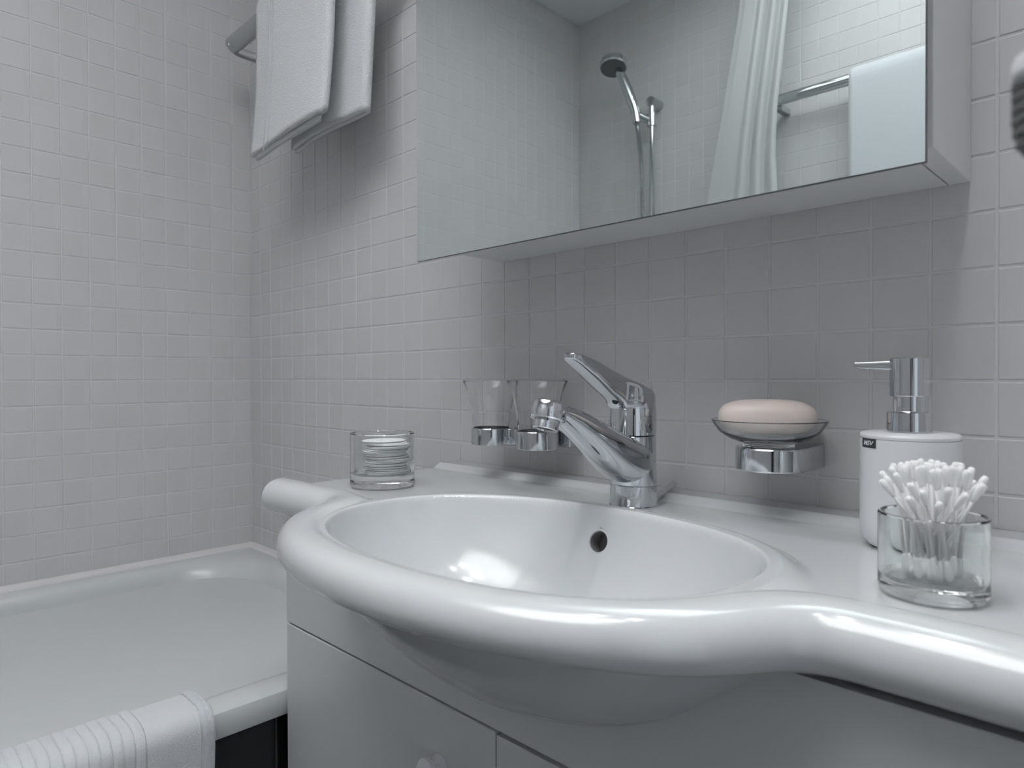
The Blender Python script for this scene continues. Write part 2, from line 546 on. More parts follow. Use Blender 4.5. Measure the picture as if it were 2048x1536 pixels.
def H(x, y):
    de = edist(x, y, EC, EA, EB)
    r = rho(x, y, EC, EA, EB)
    df = -phi(x, y)
    z = np.full_like(x, DK)
    z = z + (CREST - DK) * (1 - sstep(0.004, 0.034, df))
    ring = (RING - DK) * (1 - sstep(0.013, 0.034, de))
    z = np.maximum(z, DK + ring)
    led = (LEDGE - DK) * sstep(-0.052, -0.036, y) * sstep(0.70, 0.735, x)
    z = np.maximum(z, DK + led)
    # bowl
    rc = np.clip(r, 0, 1)
    bowl = RING - 0.118 * np.clip(1 - rc ** 3.6, 0, 1) ** 0.72 + np.clip(r - 1, 0, 9) * 0.9
    return smin(z, bowl + 0.0038, 0.015)


# trace the front crest line
ds = 0.0018
F = [np.array([BX0, FRONT])]
tdir = np.array([1.0, 0.0])
def grad(p):
    e = 1e-5
    gx = (phi(p[0] + e, p[1]) - phi(p[0] - e, p[1])) / (2 * e); gy = (phi(p[0], p[1] + e) - phi(p[0], p[1] - e)) / (2 * e)
    return np.array([gx, gy])
for _ in range(3):
    g = grad(F[0]); F[0] = np.array([BX0, F[0][1] - float(phi(F[0][0], F[0][1])) / g[1]])
while F[-1][0] < BX1 and len(F) < 1900:
    p = F[-1]; g = grad(p); g /= np.linalg.norm(g)
    t = np.array([-g[1], g[0]])
    if t @ tdir < 0: t = -t
    q = p + t * ds
    for _ in range(3):
        g2 = grad(q); q = q - g2 * float(phi(q[0], q[1])) / (g2 @ g2)
    tdir = t; F.append(q)
F = np.array(F); NT = len(F)
NRM = np.array([grad(p) for p in F]); NRM /= np.linalg.norm(NRM, axis=1)[:, None]
NS = 250
s = np.linspace(0, 1, NS)
SX = BX0 + (BX1 - BX0) * np.linspace(0, 1, NT)
GX = SX[:, None] * (1 - s) + F[:, 0][:, None] * s
GY = -0.001 * (1 - s) + F[:, 1][:, None] * s
GZ = H(GX, GY)
top = np.stack([GX, GY, GZ], -1)
PROFILE = [(0.006, -.0003), (0.012, -.0015), (0.018, -.0042), (0.0235, -.0085), (0.0275, -.0140), (0.0300, -.0205), (0.0310, -.0275),
           (0.0298, -.0345), (0.0262, -.0405), (0.0210, -.0448), (0.0140, -.0475), (0.0050, -.0485), (-.0120, -.0490)]
slim = 0.87 - 0.16 * sstep(0.34, 0.45, -F[:, 1])      # the rolled edge gets slimmer round the front of the bowl
roll = np.stack([np.stack([F[:, 0] + NRM[:, 0] * o_ * slim, F[:, 1] + NRM[:, 1] * o_ * slim, top[:, -1, 2] + dz * slim], -1) for (o_, dz) in PROFILE], 1)
allP = np.concatenate([top, roll], 1)
V, Q = big_grid(allP)
# overflow hole: find the place on the bowl's back wall that lies behind its pixel
def ray(px, py):
    d = _f + _r * (px - PX0) / FPX - _u * (py - PY0) / FPX
    return d / np.linalg.norm(d)
d = ray(1197, 1083); hole = None
for t_ in np.arange(0.3, 1.2, 0.0004):
    p = CAM + d * t_
    if p[2] < -.12 and p[1] > -0.33 and rho(p[0], p[1], EC, EA, EB) < 1.05 and p[2] < float(H(np.array(p[0]), np.array(p[1]))):
        hole = p; break
if hole is None: hole = np.array([1.13, -0.17, -0.16])
e = 1e-3
hx = (float(H(np.array(hole[0] + e), np.array(hole[1]))) - float(H(np.array(hole[0] - e), np.array(hole[1])))) / (2 * e)
hy = (float(H(np.array(hole[0]), np.array(hole[1] + e))) - float(H(np.array(hole[0]), np.array(hole[1] - e)))) / (2 * e)
hn = Vector((-hx, -hy, 1)).normalized()
HR = 0.0112
cen = V[Q].mean(1)
rel = cen - hole
dist = np.linalg.norm(rel, axis=1)
Q = Q[dist > HR]
dv = V - hole
hnn = np.array(hn)
along = dv @ hnn; flat = dv - along[:, None] * hnn; fr = np.linalg.norm(flat, axis=1); near = np.linalg.norm(dv, axis=1) < HR + 0.004
ed = near & (fr < HR + 0.0012) & (fr > 1e-5)
V = V.copy(); V[ed] = (hole + along[ed][:, None] * hnn + flat[ed] / fr[ed][:, None] * HR).astype(np.float32)
basin = empty('washbasin', (1.155, -0.15, -0.175), 'white ceramic washbasin with rounded bowl and long rolled-edge shelf', 'washbasin')
me = mesh_np(V, Q)
o = child('basin_top', me, M['ceramic'], basin, True)
# left end face, back skirt and underside of the bowl as one shell below
end = [tuple(p) for p in allP[0][::6]] + [tuple(allP[0][-1])] + [(BX0, -0.001, CREST - .0425)]
child('end_face', pydata(end, [tuple(range(len(end)))]), M['ceramic'], basin)
und = []
UC, UA, UB, UD = (1.158, -0.243), 0.250, 0.206, 0.122
def under_z(x, y):
    r_ = math.hypot((x - UC[0]) / UA, (y - UC[1]) / UB)
    return -0.164 - UD * (1 - r_ ** 2.5) if r_ < 1 else None
for i in range(29):
    rr_ = 1 - i / 28
    und.append([(UC[0] + UA * rr_ * math.cos(2 * PI * k / 96), UC[1] + UB * rr_ * math.sin(2 * PI * k / 96), -0.164 - UD * (1 - rr_ ** 2.5)) for k in range(96)])
child('bowl_underside', grid_mesh(und, closed_u=True), M['ceramic'], basin, True)
# overflow
def disc_frame(n):
    a = n.cross(Vector((0, 0, 1))).normalized(); return a, a.cross(n)
fa, fb = disc_frame(hn)
rws = []
for (r_, h_) in ((HR + .0030, -.0003), (HR + .0018, .0007), (HR - .0001, .0006), (HR - .0006, -.001), (HR - .0006, -.018), (0.0001, -.018)):
    rws.append([tuple(Vector(hole) + (fa * math.cos(2 * PI * k / 40) + fb * math.sin(2 * PI * k / 40)) * r_ + hn * h_) for k in range(40)])
ov = child('overflow_hole', grid_mesh(rws, closed_u=True), M['ceramic'], basin, True)
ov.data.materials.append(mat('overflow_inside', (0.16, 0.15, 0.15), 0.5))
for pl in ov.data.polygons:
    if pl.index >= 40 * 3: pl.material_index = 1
# drain
zb = float(H(np.array(1.150), np.array(-0.298)))
child('drain', lathe_mesh([(0.0, .004), (0.018, .0035), (0.020, .002), (0.022, .0005), (0.031, .0012), (0.033, -.001)], 40, (1.150, -0.298, zb), cap=False), M['chrome'], basin, True)

# ------------------------------------------------------------------ vanity cabinet
VX0, VX1, VY, SEAM = 0.7575, 2.08, -0.311, -0.3105
van = empty('vanity_cabinet', (1.40, -0.15, FLOOR), 'white lacquered vanity cabinet under the washbasin', 'cabinet')
def vpart(name, lo, hi, m='cab_lacquer', bev=.0006, par=None):
    return child(name, box_mesh(lo, hi, bev, 1), M[m], par or van)
vpart('side_panel', (VX0, VY + .0185, FLOOR), (VX0 + .016, -.004, -.178))
vpart('side_panel', (VX1 - .016, VY + .0185, FLOOR), (VX1, -.004, -.178))
vpart('bottom_panel', (VX0 + .017, VY + .02, FLOOR + .06), (VX1 - .017, -.004, FLOOR + .076))
vpart('recess', (VX0 + .0165, VY + .0125, SEAM - .020), (VX1 - .0165, VY + .0150, SEAM + .010), 'gap')
# fascia with a notch for the bowl
def bowl_z(x, yy):
    """bowl height in one plane of the fascia"""
    best = -0.178
    z = under_z(x, yy)
    if z is not None: best = min(best, z + .0004)
    return best
xs = [VX0] + list(np.arange(0.90, 1.44, 0.006)) + [VX1]
lo_z = SEAM + .0015
Vf, Ff = [], []
for yy in (VY, VY + .018):
    for x_ in xs: Vf.append((x_, yy, lo_z))
    for x_ in xs: Vf.append((x_, yy, min(-.178, bowl_z(x_, yy)) if 0.90 <= x_ < 1.44 else -.178))
n_ = len(xs)
for k in range(n_ - 1):
    Ff.append((k, k + 1, n_ + k + 1, n_ + k)); Ff.append((2 * n_ + k + 1, 2 * n_ + k, 3 * n_ + k, 3 * n_ + k + 1))
    Ff.append((k + 1, k, 2 * n_ + k, 2 * n_ + k + 1)); Ff.append((n_ + k, n_ + k + 1, 3 * n_ + k + 1, 3 * n_ + k))
Ff.append((0, n_, 3 * n_, 2 * n_)); Ff.append((n_ - 1, 3 * n_ - 1, 4 * n_ - 1, 2 * n_ - 1))
child('fascia', fix_normals(pydata(Vf, Ff)), M['cab_lacquer'], van)
# doors
door_a = vpart('door', (VX0, VY, FLOOR + .06), (1.1375, VY + .018, SEAM - .0015), bev=.001)
door_b = vpart('door', (1.1387, VY, FLOOR + .06), (1.560, VY + .018, SEAM - .0035), bev=.001)
door_c = vpart('door', (1.5635, VY, FLOOR + .06), (VX1, VY + .018, SEAM - .0035), bev=.001)
def knob(x, par):
    """turned knob, axis towards -y"""
    prof = [(0.0, -.024), (0.005, -.0238), (0.0095, -.022), (0.0125, -.018), (0.0125, -.014), (0.0090, -.011), (0.0055, -.009), (0.0055, -.004), (0.0100, -.0015), (0.0105, 0)]
    rows_ = [[(x + r_ * math.cos(2 * PI * k / 32), VY - .0002 + h_, -.372 + r_ * math.sin(2 * PI * k / 32)) for k in range(32)] for (r_, h_) in prof]
    o = child('knob', grid_mesh(rows_, closed_u=True), M['plastic'], par, True); o['label'] = 'round white door knob'
    return o
knob(1.062, door_a); knob(1.215, door_b); knob(1.64, door_c)

# ------------------------------------------------------------------ mirror cabinet
MX0, MX1, MZ0, MZ1, MYF = 0.834, 1.4325, 0.162, 0.86, -0.1555
mc = empty('mirror_cabinet', (1.13, 0.0, 0.178), 'white wall cabinet with frameless mirror front above the washbasin', 'mirror cabinet')
BXa, BXb, BZ, BD = 0.846, 1.432, 0.1785, -0.132
child('bottom_panel', box_mesh((BXa + .0165, BD, BZ), (BXb - .0178, -.0008, BZ + .016), .0004, 1), M['lacquer'], mc)
child('side_panel', box_mesh((BXb - .0165, BD, BZ), (BXb, -.0008, MZ1 - .01), .0005, 1), M['lacquer'], mc)
child('side_panel', box_mesh((BXa, BD, BZ), (BXa + .016, -.0008, MZ1 - .01), .0005, 1), M['lacquer'], mc)
child('top_panel', box_mesh((BXa + .0165, BD, MZ1 - .026), (BXb - .017, -.0008, MZ1 - .01), .0004, 1), M['lacquer'], mc)
child('back_panel', box_mesh((BXa + .0165, -.0060, BZ + .0165), (BXb - .017, -.0008, MZ1 - .027), 0, 1), M['lacquer'], mc)
dr = child('door', box_mesh((MX0 + .02, MYF + .0045, BZ + .002), (MX1 - .022, BD - .0006, MZ1 - .004), .0005, 1), M['lacquer'], mc)
mp = box_mesh((MX0, MYF, MZ0), (MX1, MYF + .004, MZ1), .0006, 1)
mir = child('mirror_pane', mp, M['mirror'], dr)
mp.materials.append(M['mirror_edge'])
for pl in mp.polygons:
    if pl.normal.y > -0.99: pl.material_index = 1

# ------------------------------------------------------------------ faucet
FX, FY = 1.139, -0.094
fau = empty('faucet', (FX, FY, DK), 'chrome single-lever basin mixer tap with a low angled spout', 'faucet')
child('base_ring', lathe_mesh([(0.0, -.0005), (.0262, -.0005), (.0266, .001), (.0258, .0022), (.0256, .0235), (.0250, .0245), (0, .0245)], 64, (FX, FY, DK), cap=False), M['chrome'], fau, True)
child('body', lathe_mesh([(0, .0246), (.0254, .0246), (.0256, .0255), (.0252, .050), (.0250, .0770), (.0245, .0778), (0, .0778)], 64, (FX, FY, DK), cap=False), M['chrome'], fau, True)
dome = [(0, .0782), (.0236, .0782), (.0252, .0790), (.0255, .090), (.0254, .100), (.0250, .108), (.0238, .115), (.0210, .120), (.016, .124), (.008, .1262), (0, .1268)]
child('cartridge_cap', lathe_mesh(dome, 64, (FX, FY, DK), cap=False), M['chrome'], fau, True)


def loft_yz(secs, n=40, p=2.6, x=FX, sub=6):
    """secs: (y, z, half_h, half_w, tilt): section spans width in x and height along the tilted normal"""
    S = np.array(secs, float); out = []
    K = len(S)
    for i in range(K - 1):
        a, b, c, d_ = S[max(i - 1, 0)], S[i], S[i + 1], S[min(i + 2, K - 1)]
        for j in range(sub):
            t = j / sub
            out.append(0.5 * ((2 * b) + (-a + c) * t + (2 * a - 5 * b + 4 * c - d_) * t * t + (-a + 3 * b - 3 * c + d_) * t ** 3))
    out.append(S[-1])
    rows_ = []
    for (y_, z_, hh, hw, tl) in out:
        rows_.append([(x + u, y_ + v * math.sin(tl), z_ + v * math.cos(tl)) for (u, v) in superell(max(hw, 1e-4), max(hh, 1e-4), n, p)])
    return fix_normals(grid_mesh(rows_, closed_u=True, cap=True))


spout = [(-.0715, -.0870, .0240, .0110, .0), (-.080, -.0870, .0255, .0208, .0), (-.094, -.0870, .0262, .0254, .0), (-.108, -.0862, .0258, .0255, .10), (-.122, -.0825, .0248, .0248, .25), (-.136, -.0760, .0232, .0232, .40),
         (-.152, -.0670, .0205, .0215, .50), (-.172, -.0555, .0172, .0195, .53), (-.195, -.0432, .0140, .0178, .50), (-.215, -.0345, .0115, .0176, .38), (-.232, -.0290, .0092, .0178, .25),
         (-.243, -.0265, .0088, .0140, .20), (-.2485, -.0258, .0075, .0085, .2)]
child('spout', loft_yz(spout, p=2.5), M['chrome'], fau, True)
# round spout head and aerator, tilted a little
hd = lathe_mesh([(0, .0080), (.0148, .0077), (.0170, .0064), (.0181, .0036), (.0183, -.004), (.0178, -.0085), (.0166, -.0100), (0, -.0100)], 48, cap=False)
hd.transform(Matrix.Translation((FX, -.2375, -.0275)) @ Matrix.Rotation(-.31, 4, 'X'))
child('spout_head', hd, M['chrome'], fau, True)
ae = lathe_mesh([(.0122, -.009), (.0125, -.010), (.0125, -.0185), (.0118, -.0192), (.0104, -.0192), (.0100, -.0175)], 40, cap=False)
ae.transform(Matrix.Translation((FX, -.2375, -.0275)) @ Matrix.Rotation(-.31, 4, 'X'))
aer = child('aerator', ae, M['chrome'], fau, True)
ac = lathe_mesh([(0, -.0176), (.0101, -.0176)], 32, cap=False)
ac.transform(Matrix.Translation((FX, -.2375, -.0275)) @ Matrix.Rotation(-.31, 4, 'X'))
o = child('outlet_grille', ac, M['dark'], aer)
def lvs(y, top, low, hw): return (y, (top + low) / 2, (top - low) / 2, hw, 0.0)
lever = [lvs(-.2085, .0275, .0235, .0035), lvs(-.2060, .0288, .0212, .0072), lvs(-.197, .0280, .0162, .0098), lvs(-.185, .0250, .0095, .0108), lvs(-.170, .0208, .0010, .0122),
         lvs(-.155, .0158, -.0080, .0122), lvs(-.145, .0124, -.0140, .0120), lvs(-.136, .0098, -.0190, .0125), lvs(-.1285, .0070, -.0245, .0132), lvs(-.1250, .0056, -.0298, .0138),
         lvs(-.118, .0028, -.0302, .0170), lvs(-.112, .0005, -.0302, .0202), lvs(-.106, -.0015, -.0302, .0223), lvs(-.096, -.0045, -.0290, .0224), lvs(-.086, -.0085, -.0290, .0218), lvs(-.077, -.0145, -.0300, .0185), lvs(-.0715, -.0205, -.0300, .0130), lvs(-.0690, -.0250, -.0300, .0060)]
lv = child('lever', loft_yz(lever, n=64, p=4.6, sub=8), M['chrome'], fau, True)
nrm = Vector((.12, -.90, -.40)).normalized(); a_, b_ = disc_frame(nrm)
ib = []
for (r_, h_) in ((.0, .0006), (.0032, .0006), (.0036, .0002), (.0036, -.004)):
    ib.append([tuple(Vector((FX + .0030, -.1316, -.0212)) + (a_ * math.cos(2 * PI * k / 24) + b_ * math.sin(2 * PI * k / 24)) * r_ + nrm * (h_ + .001)) for k in range(24)])
o = child('index_plug', grid_mesh(ib, closed_u=True), M['dark'], lv, True); o['label'] = 'small black screw plug'
# pop-up rod
child('pull_rod', tube_mesh([(FX + .006, -.062, -.1335), (FX + .006, -.045, -.1305), (FX + .006, -.016, -.1225), (FX + .006, -.0145, -.1221)], [.0040, .0040, .0042, .0030], 20), M['chrome'], fau, True)
child('rod_collar', tube_mesh([(FX + .006, -.0700, -.133), (FX + .006, -.0655, -.133), (FX + .006, -.0630, -.133)], [.0075, .0075, .0060], 24), M['chrome'], fau, True)


# ------------------------------------------------------------------ wall holders (soap dish and tumblers)
def stadium_block(cx, cy, r, z0, z1, bev=.0012, n=40):
    """U-shaped block: semicircular front at (cx,cy) radius r, straight back to the wall"""
    out = []
    def ring(rr, z):
        pts = [(cx + rr, -.0006, z)]
        for k in range(n + 1):
            a = -PI * k / n
            pts.append((cx + rr * math.cos(a), cy + rr * math.sin(a), z))
        pts.append((cx - rr, -.0006, z))
        return pts
    rows_ = [ring(r - bev * 2, z0), ring(r - bev * .6, z0 + bev * .5), ring(r, z0 + bev * 1.6), ring(r, z1 - bev * 1.6), ring(r - bev * .6, z1 - bev * .5), ring(r - bev * 2, z1)]
    return fix_normals(grid_mesh(rows_, closed_u=True, cap=True))


sh = empty('soap_dish_holder', (1.275, 0, -.078), 'chrome wall bracket holding the glass soap dish', 'bracket')
child('bracket_block', stadium_block(1.2745, -.052, .0340, -.0900, -.0660), M['chrome'], sh, True).data.shade_smooth()
# dish: small ring seat rests on the bracket
DC = (1.2755, -.0600)
dish_prof = [(0, -.0655), (.0245, -.0655), (.0255, -.0650), (.0255, -.0625), (.0285, -.0612), (.0400, -.0575), (.0500, -.0505), (.0560, -.0418), (.0572, -.0395), (.0570, -.0388),
             (.0562, -.0387), (.0545, -.0415), (.0485, -.0492), (.0390, -.0555), (.0260, -.0585), (.0, -.0590)]
sdish = link('soap_dish', lathe_mesh([(r_ * .955, z_) for r_, z_ in dish_prof], 72, (DC[0], DC[1], 0), cap=False), M['thick_glass'], None, True)
tag(sdish, 'shallow clear glass soap dish resting on the chrome wall bracket', 'soap dish')
# soap bar
rows_ = []
for i in range(25):
    a = -PI / 2 + PI * i / 24
    k_ = abs(math.cos(a)) ** 0.62
    rows_.append([(.0460 * k_ * cu, .0285 * k_ * cv, .0182 * math.copysign(abs(math.sin(a)) ** .8, math.sin(a))) for (cu, cv) in superell(1, 1, 60, 2.5)])
me = grid_mesh(rows_, closed_u=True); me.transform(Matrix.Rotation(math.radians(24), 4, 'Z'))
soap = link('soap_bar', me, M['soap'], None, True, (1.2735, -.0600, -.0366))
tag(soap, 'cream oval bar of soap lying in the glass dish', 'soap')

# tumbler holder with two rings
TH = empty('tumbler_holder', (.93, 0, -.078), 'chrome wall bracket with two rings holding the drinking glasses', 'bracket')
TA, TB, TR = (0.8840, -.0630), (0.9700, -.0630), .0285
def ring_mesh(c, r, z0, z1, w=.0022, n=56):
    return fix_normals(grid_mesh([[(c[0] + q * math.cos(2 * PI * k / n), c[1] + q * math.sin(2 * PI * k / n), z) for k in range(n)]
                      for (q, z) in ((r - w, z0), (r - .0006, z0), (r, z0 + .0008), (r, z1 - .0008), (r - .0006, z1), (r - w, z1))], closed_u=True, closed_v=True))
child('ring', ring_mesh(TA, TR, -.0900, -.0665), M['chrome'], TH, True)
child('ring', ring_mesh(TB, TR, -.0900, -.0665), M['chrome'], TH, True)
child('bracket_plate', box_mesh((TA[0] + .012, -.030, -.0895), (TB[0] + .0285, -.0006, -.0668), .003, 3), M['chrome'], TH, True)
child('link_bar', box_mesh((TA[0] + .0272, -.060, -.0890), (TB[0] - .0272, -.0305, -.0672), .002, 2), M['chrome'], TH, True)
gp = [(r_ * (1.22 if z_ < -.08 else 1.2), z_) for r_, z_ in [(0, -.0895), (.0175, -.0895), (.0195, -.0880), (.0205, -.0840), (.0212, -.0680), (.0222, -.0550), (.0245, -.0360), (.0280, -.0160), (.0335, -.0010), (.0340, -.0002),
      (.0332, .0000), (.0322, -.0012), (.0266, -.0165), (.0231, -.0362), (.0208, -.0550), (.0198, -.0680), (.0188, -.0780), (.0150, -.0815), (0, -.0820)]]
for (c, lab) in ((TA, 'clear flared drinking glass in the left ring, farther from the tap'), (TB, 'clear flared drinking glass in the right ring, just behind the tap spout')):
    g = link('drinking_glass', lathe_mesh(gp, 64, (0, 0, 0), cap=False), M['glass'], None, True, (c[0], c[1], .0))
    tag(g, lab, 'glass', 'drinking glasses in the wall holder')


# ------------------------------------------------------------------ glass of cotton pads
def tumbler(name, c, r, h, base, wall, lab, cat):
    prof = [(0, 0), (r - .004, 0), (r - .0015, .0012), (r, .004), (r, h - .0012), (r - .0008, h), (r - wall + .0008, h), (r - wall, h - .0012),
            (r - wall - .0003, base + .003), (r - wall - .003, base), (0, base)]
    g = link(name, lathe_mesh(prof, 72, cap=False), M['thick_glass'], None, True, (c[0], c[1], c[2]))
    return tag(g, lab, cat)


PC = (0.830, -0.2115, DK + .0004)
tumbler('pad_jar', PC, .0420, .0700, .0165, .0038, 'short clear glass jar of cotton pads at the left of the basin shelf', 'glass jar')
pad = lathe_mesh([(0, -.00105), (.0262, -.00105), (.0282, -.0006), (.0286, 0), (.0282, .0006), (.0262, .00105), (0, .00105)], 40, cap=False)
pad.materials.append(M['cotton']); pad.shade_smooth()
for k in range(20):
    o = D.objects.new('cotton_pad', pad); C.objects.link(o)
    wob = 0.0028 * math.sin(k * .9) + random.uniform(-.001, .001)
    o.location = (PC[0] + .0045 + wob * .8, PC[1] + .003 + wob * .5, DK + .0177 + k * .00222)
    o.rotation_euler = (random.uniform(-.02, .02), random.uniform(-.03, .01), random.uniform(0, 3))
    tag(o, 'round white cotton pad in the stack inside the left glass jar', 'cotton pad', 'cotton pads stacked in the jar')

# ------------------------------------------------------------------ glass of cotton swabs
WC = (1.4514, -0.2217, DK + .0004)
tumbler('swab_jar', WC, .0310, .0530, .0105, .0029, 'short clear glass jar full of cotton swabs, nearest the camera', 'glass jar')
stick = lathe_mesh([(.00105, .006), (.00105, .067)], 8, cap=True)
stick.materials.append(M['stick']); stick.shade_smooth()
tip = lathe_mesh([(0, -.0070), (.0012, -.0070), (.0017, -.005), (.0023, -.001), (.0027, .0025), (.0025, .0048), (.0017, .0063), (.0, .0068)], 14, cap=False)
tip.transform(Matrix.Diagonal((.86, .86, 1, 1)))
tip.materials.append(M['cotton']); tip.shade_smooth()
rnd = random.Random(11)
bots, N_SW = [], 52
for k in range(N_SW):
    # sunflower layout: foot near the centre, head spread outwards
    q = math.sqrt((k + .5) / N_SW); a = k * 2.39996
    br = .0205 * q; hr = .0315 * q
    tw = rnd.uniform(-.35, .35)
    bx, by = br * math.cos(a + tw + .5), br * math.sin(a + tw + .5)
    hx_, hy_ = hr * math.cos(a), hr * math.sin(a)
    if q > .72:   # the outer ones lean out over the rim, most of all those towards the front
        front = math.cos(a + 1.35)
        k_ = -.018 if front > .72 else (-.006 + rnd.uniform(-.008, .008))
        bx, by = k_ * math.cos(a + rnd.uniform(-.4, .4)), k_ * math.sin(a + rnd.uniform(-.4, .4))
    zbot = .0112 + rnd.uniform(0, .0035)
    v = Vector((hx_ - bx, hy_ - by, 0)); L = .0735
    hz = math.sqrt(max(L * L - v.length_squared, 1e-4))
    dirv = Vector((hx_ - bx, hy_ - by, hz)).normalized()
    t = empty('cotton_swab', (WC[0] + bx, WC[1] + by, DK + zbot), 'white double-ended cotton swab standing in the glass jar nearest the camera', 'cotton swab', 'cotton swabs in the jar')
    t.rotation_mode = 'QUATERNION'; t.rotation_quaternion = dirv.to_track_quat('Z', 'Y')
    o = D.objects.new('stick', stick); C.objects.link(o); o.parent = t
    o = D.objects.new('cotton_tip', tip); C.objects.link(o); o.parent = t; o.location = (0, 0, .0667)
    o = D.objects.new('cotton_tip', tip); C.objects.link(o); o.parent = t; o.location = (0, 0, .0072); o.rotation_euler = (PI, 0, 0)

sws = [o for o in D.objects if o.name.startswith('cotton_swab')]
def head_px(o):
    L_ = o.rotation_quaternion.to_matrix() @ Vector((0, 0, .07)); p = Vector(o.location) + L_
    return project((p.x, p.y, p.z))
hp_ = {o.name: head_px(o) for o in sws}
for key, lab in ((lambda o: hp_[o.name][0], 'leftmost cotton swab in the front jar, leaning out over the left rim'),
                 (lambda o: -hp_[o.name][0], 'rightmost cotton swab in the front jar, leaning out over the right rim'),
                 (lambda o: -hp_[o.name][1], 'cotton swab at the very front of the jar, its head lowest of all')):
    min(sws, key=key)['label'] = lab
pads_ = [o for o in D.objects if o.name.startswith('cotton_pad')]
max(pads_, key=lambda o: o.location.z)['label'] = 'topmost white cotton pad of the stack in the left glass jar'
min(pads_, key=lambda o: o.location.z)['label'] = 'bottom white cotton pad of the stack in the left glass jar'

# ------------------------------------------------------------------ soap dispenser
SX_, SY_ = 1.4070, -0.0935
sd = empty('soap_dispenser', (SX_, SY_, DK), 'tall white cylindrical soap dispenser with chrome pump', 'soap dispenser')
R_ = .0362
child('bottle', lathe_mesh([(0, .0004), (.024, .0004), (.0295, .0020), (.0337, .0065), (.0357, .0125), (R_, .0190), (R_, .0905), (R_ - .0003, .0908)], 80, (SX_, SY_, DK), cap=False), M['plastic'], sd, True)
child('lid', lathe_mesh([(R_ - .0006, .0910), (R_ - .0001, .0914), (R_, .0935), (R_ - .0010, .0952), (R_ - .0035, .0960), (0, .0964)], 80, (SX_, SY_, DK), cap=False), M['plastic'], sd, True)
pm = child('pump_collar', lathe_mesh([(.0154, .0962), (.0163, .0966), (.0163, .1125), (.0156, .1130), (.0120, .1132), (.0118, .1135)], 56, (SX_, SY_, DK), cap=False), M['chrome'], sd, True)
child('pump_neck', lathe_mesh([(.0118, .1131), (.0118, .1262)], 48, (SX_, SY_, DK), cap=False), M['chrome'], sd, True)
child('pump_head', lathe_mesh([(.0114, .1258), (.0140, .1259), (.0144, .1264), (.0144, .1570), (.0138, .1577), (0, .1579)], 56, (SX_, SY_, DK), cap=False), M['chrome'], sd, True)
arm_rows = []
for (d_, hw, z0_, z1_) in ((0.008, .0060, .1470, .1560), (.0150, .0058, .1474, .1558), (.027, .0054, .1482, .1552), (.036, .0050, .1486, .1549), (.0400, .0046, .1502, .1547)):
    ang = math.radians(184)
    ca, sa = math.cos(ang), math.sin(ang)
    pts = []
    for (u, v) in superell(hw, (z1_ - z0_) / 2, 28, 5):
        pts.append((SX_ + ca * d_ - sa * u, SY_ + sa * d_ + ca * u, DK + (z0_ + z1_) / 2 + v))
    arm_rows.append(pts)
child('pump_spout', fix_normals(grid_mesh(arm_rows, closed_u=True, cap=True)), M['chrome'], sd, True)
# sticker wrapped on the bottle
def on_bottle(a, h, off): return (SX_ + (R_ + off) * math.cos(a), SY_ + (R_ + off) * math.sin(a), DK + h)
A0 = math.radians(231)  # centre azimuth of the sticker
HW_, HH_ = .0085, .0038
rws = []
for j in range(2):
    rws.append([on_bottle(A0 + (i / 16 - .5) * 2 * HW_ / R_, .0875 + (j - .5) * 2 * HH_, .00025) for i in range(17)])
stk = child('sticker', grid_mesh(rws), M['sticker'], sd); stk['label'] = 'small dark sticker reading MSV'
cu = D.curves.new('lettering', 'FONT'); cu.body = 'MSV'; cu.size = .0052; cu.align_x = 'CENTER'; cu.align_y = 'CENTER'; cu.shear = .25; cu.offset = .00012; cu.extrude = 0
to = D.objects.new('lettering', cu); C.objects.link(to)
bpy.context.view_layer.update()
dg = bpy.context.evaluated_depsgraph_get()
lm = D.meshes.new_from_object(to.evaluated_get(dg)); D.objects.remove(to)
for v in lm.vertices:
    x_, y_ = v.co.x, v.co.y
    v.co = Vector(on_bottle(A0 + x_ * 1.12 / R_, .0875 + y_, .0005))
child('lettering', lm, M['letters'], stk)

# ------------------------------------------------------------------ towel rail on the back wall and its towel
TRX0, TRX1, TRY, TRZ = 0.105, 0.66, -.088, 0.735
rail = empty('towel_rail', (.38, 0, TRZ), 'chrome towel rail on the back wall above the bathtub', 'towel rail')
child('bar', tube_mesh([(TRX0 + .004, TRY, TRZ), (TRX1 - .004, TRY, TRZ)], .0172, 28, flat=(1, 1.0)), M['chrome_dull'], rail, True)
for sx, x_ in ((1, TRX0), (-1, TRX1)):
    pts = smooth_pts([(x_, -.0008, TRZ - .010), (x_, -.045, TRZ - .010), (x_, -.075, TRZ - .009), (x_ + sx * .004, -.094, TRZ - .004), (x_ + sx * .014, -.098, TRZ)], 6)
    child('end_bracket', tube_mesh(pts, .0115, 20, flat=(.35, 1.0), up=(0, 0, 1)), M['chrome'], rail, True)


def cloth(name, P, thick, m, parent=None, world=None):
    me = grid_mesh(P)
    o = link(name, me, m, parent, True) if parent is None else child(name, me, m, parent, True)
    md = o.modifiers.new('thickness', 'SOLIDIFY'); md.thickness = thick; md.offset = 0
    return o


